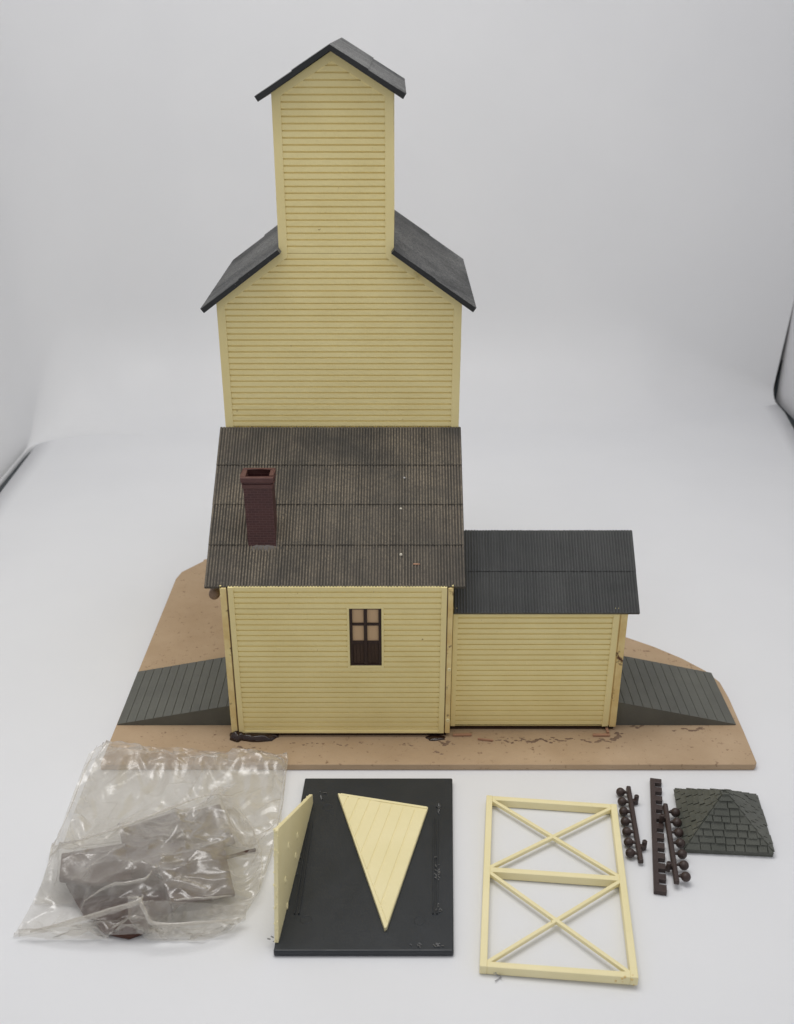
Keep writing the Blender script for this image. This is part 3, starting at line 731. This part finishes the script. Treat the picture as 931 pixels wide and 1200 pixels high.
# ------------------------------------------------------------------ the bag film: three crumpled layers of one sheet
def poly_at(pl_, t):
    k = t*(len(pl_)-1); i = min(int(k), len(pl_)-2); f = k-i
    return [a+(b2-a)*f for a, b2 in zip(pl_[i], pl_[i+1])]

def height(X, Y):

    H = np.full(X.shape, .03)
    H[(Y > 36.2) & (X > -13.1)] = BT+.03
    for pts in SLABS:
        a = np.array(pts); n = np.cross(a[1]-a[0], a[2]-a[0]); ins = np.ones(X.shape, bool); sg = None
        for p, q in zip(a, np.roll(a, -1, 0)):
            c = (q[0]-p[0])*(Y-p[1])-(q[1]-p[1])*(X-p[0]); ins &= (c < .06) if n[2] < 0 else (c > -.06)
        z = a[0][2]-((X-a[0][0])*n[0]+(Y-a[0][1])*n[1])/n[2]
        H = np.where(ins, np.maximum(H, z+.05), H)
    return H

def drape(L, R, nu, nv, excess, seed, steps=260, bend=.25, lift=.5, pin_top=True, pin_bot=True, floor=0., grav=.0022):

    g = np.random.default_rng(seed); P = np.zeros((nv+1, nu+1, 3))
    for j in range(nv+1):
        l, r = np.array(at(*poly_at(L, j/nv))), np.array(at(*poly_at(R, j/nv)))
        for i in range(nu+1): P[j, i] = l+(r-l)*i/nu
    uu = np.linspace(0, 1, nu+1)[None, :]; vv = np.linspace(0, 1, nv+1)[:, None]
    rest = {}
    D = lambda a, b2: np.linalg.norm(a-b2, axis=-1)
    sl = {'h': (np.s_[:, :-1], np.s_[:, 1:]), 'v': (np.s_[:-1, :], np.s_[1:, :]), 'd': (np.s_[:-1, :-1], np.s_[1:, 1:]), 'e': (np.s_[:-1, 1:], np.s_[1:, :-1]),
          'H': (np.s_[:, :-2], np.s_[:, 2:]), 'V': (np.s_[:-2, :], np.s_[2:, :]), 'X': (np.s_[:, :-5], np.s_[:, 5:]), 'Y': (np.s_[:-5, :], np.s_[5:, :])}
    for k, (a, b2) in sl.items(): rest[k] = D(P[a], P[b2])*(1+excess)
    nzf = np.zeros(P.shape[:2])
    for f, am in ((3, .5), (6, .4), (11, .25)):
        q = g.standard_normal((f+2, f+2)); yi = vv*(f+.999); xi = uu*(f+.999); y0, x0 = np.floor(yi).astype(int), np.floor(xi).astype(int); fy, fx = yi-y0, xi-x0
        fy, fx = fy*fy*(3-2*fy), fx*fx*(3-2*fx); y1, x1 = np.minimum(y0+1, f+1), np.minimum(x0+1, f+1)
        nzf += am*(q[y0, x0]*(1-fy)*(1-fx)+q[y1, x0]*fy*(1-fx)+q[y0, x1]*(1-fy)*fx+q[y1, x1]*fy*fx)
    nz2 = np.zeros(P.shape[:2])
    for f, am in ((5, .6), (11, .4), (22, .2)):
        q = g.standard_normal((f+2, f+2)); yi = vv*(f+.999); xi = uu*(f+.999); y0, x0 = np.floor(yi).astype(int), np.floor(xi).astype(int); fy, fx = yi-y0, xi-x0
        y1, x1 = np.minimum(y0+1, f+1), np.minimum(x0+1, f+1)
        nz2 += am*(q[y0, x0]*(1-fy)*(1-fx)+q[y1, x0]*fy*(1-fx)+q[y0, x1]*(1-fy)*fx+q[y1, x1]*fy*fx)
    env = np.sin(np.pi*uu)**.5*np.sin(np.pi*vv)**.5
    P[..., 2] += env*(lift+.35*nzf)
    w = np.ones(P.shape[:2]); w[:, 0] = w[:, -1] = 0
    if pin_top: w[0] = 0
    if pin_bot: w[-1] = 0
    pin = w == 0
    P[pin, 2] += .05*nzf[pin]; P[pin, 2] = np.maximum(P[pin, 2], height(P[pin, 0], P[pin, 1]) if floor == 0 else .03)
    V = np.zeros_like(P); W = w[..., None]; stand = .015*seed+.42*np.clip(nz2+.1, 0, 1)
    def solve(k, stiff):
        a, b2 = sl[k]; ax = 1 if k in 'hHX' else 0; st_ = 1 if k in 'hvde' else 2 if k in 'HV' else 5
        A, B = P[a], P[b2]; wa, wb = W[a], W[b2]; r = rest[k]
        for c in range(2):
            n_ = A.shape[ax]; idx = np.arange(n_); sel = idx[((idx % (2*st_))//st_ == c)]
            ix = (slice(None), sel) if ax == 1 else (sel, slice(None))
            pa, pb = A[ix], B[ix]; d = pb-pa; ln = np.linalg.norm(d, axis=-1, keepdims=True)+1e-9
            ws = wa[ix]+wb[ix]; ws[ws == 0] = 1
            corr = stiff*(ln-r[ix][..., None])/ln*d/ws
            A[ix] += corr*wa[ix]; B[ix] -= corr*wb[ix]
    for st in range(steps):
        Q = P.copy(); V[..., 2] -= grav*(1 if st < steps*.5 else .25); P += V*W
        for it in range(2):
            for k in 'hvde': solve(k, 1 if k in 'hv' else .6)
            for k in 'HV': solve(k, bend)
            for k in 'XY': solve(k, bend*.35)
        hz = height(P[..., 0], P[..., 1])+stand; low = (P[..., 2] < hz) & (w > 0); P[..., 2] = np.where(low, hz, P[..., 2])
        V = (P-Q)*.92; V[low] *= .3
    return P
def film(mb, P): mb.grid([[tuple(p) for p in r] for r in P.tolist()], True, True)

def spl(px, n=14):
    pts = [Vector(at(*q)) for q in px]; pts = [pts[0]*2-pts[1]]+pts+[pts[-1]*2-pts[-2]]; out = []
    for i in range(1, len(pts)-2):
        a, b2, c, d = pts[i-1:i+3]
        for k in range(n):
            t = k/n; out.append(.5*((2*b2)+(c-a)*t+(2*a-5*b2+4*c-d)*t*t+(3*b2-a-3*c+d)*t**3))
    return out+[pts[-2]]
def fold(mb, px, w_=.16, plies=2, wob=.5):
    c = spl(px); n = len(c)
    for ply in range(plies):
        rows = []; sd = random.uniform(0, 99)
        for i, p in enumerate(c):
            d = (c[min(i+1, n-1)]-c[max(i-1, 0)]).normalized(); r = Vector((d.y, -d.x, 0)); e = math.sin(math.pi*min(.96, max(.06, i/(n-1))))**.6
            ww = w_*e*(1+wob*noise.noise(Vector((i*.11, sd, 0)))); o_ = r*.05*noise.noise(Vector((i*.17, sd, 4)))
            rows.append([p+o_+r*ww*a+Vector((0, 0, .02*ply+ww*.75*(1-(2*abs(a-.5))**1.5))) for a in (0, .25, .5, .75, 1)])
        mb.grid(rows, True)
BAG = MB(); random.seed(77)
film(BAG, drape([(115, 876, .5), (104, 884, .5), (88, 925, .25), (66, 985, .2), (55, 1015, .1), (40, 1060, .05)],
           [(338, 886, .5), (338, 892, .5), (330, 960, .3), (318, 1005, .3), (306, 1040, .2), (285, 1070, .1)], 110, 110, .07, 3, 200, .4, .3))
film(BAG, drape([(124, 871, .62), (112, 890, .6), (96, 930, .55), (72, 994, .8)],
           [(330, 886, .62), (334, 895, .62), (326, 960, .55), (300, 990, .9)], 130, 100, .12, 4, 240, .4, .6))
TOPL = [(60, 994, .9), (56, 1012, .9), (50, 1034, .8), (34, 1064, .5), (15, 1097, .10)]
TOPR = [(262, 934, 1.2), (297, 972, .9), (306, 1012, .9), (305, 1042, .6), (288, 1072, .3)]
film(BAG, drape(TOPL, TOPR, 140, 130, .12, 5, 300, .35, 1.3))
film(BAG, drape([(36, 1090, .4), (22, 1098, .15), (60, 1101, .05)], [(290, 1060, .9), (288, 1078, .35), (246, 1098, .05)], 120, 40, .12, 6, 240, .35, .9))
film(BAG, drape([(150, 1054, 1.5), (150, 1076, 1.0), (160, 1092, .4), (176, 1102, .05)], [(290, 1060, .95), (287, 1074, .6), (272, 1090, .2), (240, 1103, .05)], 80, 60, .12, 7, 240, .35, .6))
for px, w_, n_ in (
      ([(60, 993, .95), (110, 980, 1.3), (150, 966, 1.45), (232, 935, 1.4), (262, 932, 1.25)], .10, 2), ([(262, 933, 1.25), (290, 958, 1.1), (304, 990, .95), (308, 1015, .8), (304, 1044, .6)], .08, 2),
      ([(36, 1092, .38), (90, 1078, .95), (130, 1066, 1.3), (158, 1058, 1.55), (168, 1050, 1.7)], .22, 3), ([(150, 1053, 1.6), (163, 1052, 1.65), (170, 1062, 1.5), (176, 1076, 1.2), (188, 1083, 1.0), (240, 1081, .9), (284, 1078, .55)], .18, 3),
      ([(98, 1056, 1.6), (128, 1038, 1.9), (150, 1034, 2.0), (168, 1030, 2.0), (178, 1021, 2.05)], .13, 2), ([(205, 1055, 1.65), (220, 1053, 1.55), (245, 1052, 1.4), (272, 1050, 1.15)], .10, 2),
      ([(114, 874, .65), (102, 900, .62), (86, 940, .58), (68, 984, .7)], .05, 2), ([(338, 886, .7), (334, 920, .6), (328, 960, .5), (308, 1030, .35)], .05, 2)):
    fold(BAG, px, w_, n_)
o = build('plastic_bag', BAG, M['film'], None, (-9.3, 31.5, 0)); tag(o, 'crumpled clear plastic bag holding brown parts, lying in front of the base board', 'plastic bag')

# ------------------------------------------------------------------ light: the box's ceiling lamp and soft room light
def area(name, loc, rot, sx, sy, power, col=(1, 1, 1)):
    l = bpy.data.lights.new(name, 'AREA'); l.shape = 'RECTANGLE'; l.size = sx*U; l.size_y = sy*U; l.energy = power; l.color = col
    o = bpy.data.objects.new(name, l); COL.objects.link(o); o.location = Vector(loc)*U; o.rotation_euler = rot; return o
area('ceiling_lamp', (-3, 42, 64), (0, 0, 0), 40, 24, 1.8, (1, .985, .96))
wd_ = bpy.data.worlds.new('World'); sc.world = wd_; wd_.use_nodes = True
bg = wd_.node_tree.nodes['Background']; bg.inputs[0].default_value = (.97, .97, 1, 1); bg.inputs[1].default_value = .50
sc.view_settings.view_transform = 'Standard'; sc.view_settings.look = 'None'; sc.view_settings.exposure = 0; sc.view_settings.gamma = 1
sc.cycles.max_bounces = 10; sc.cycles.transparent_max_bounces = 24; sc.cycles.use_denoising = True
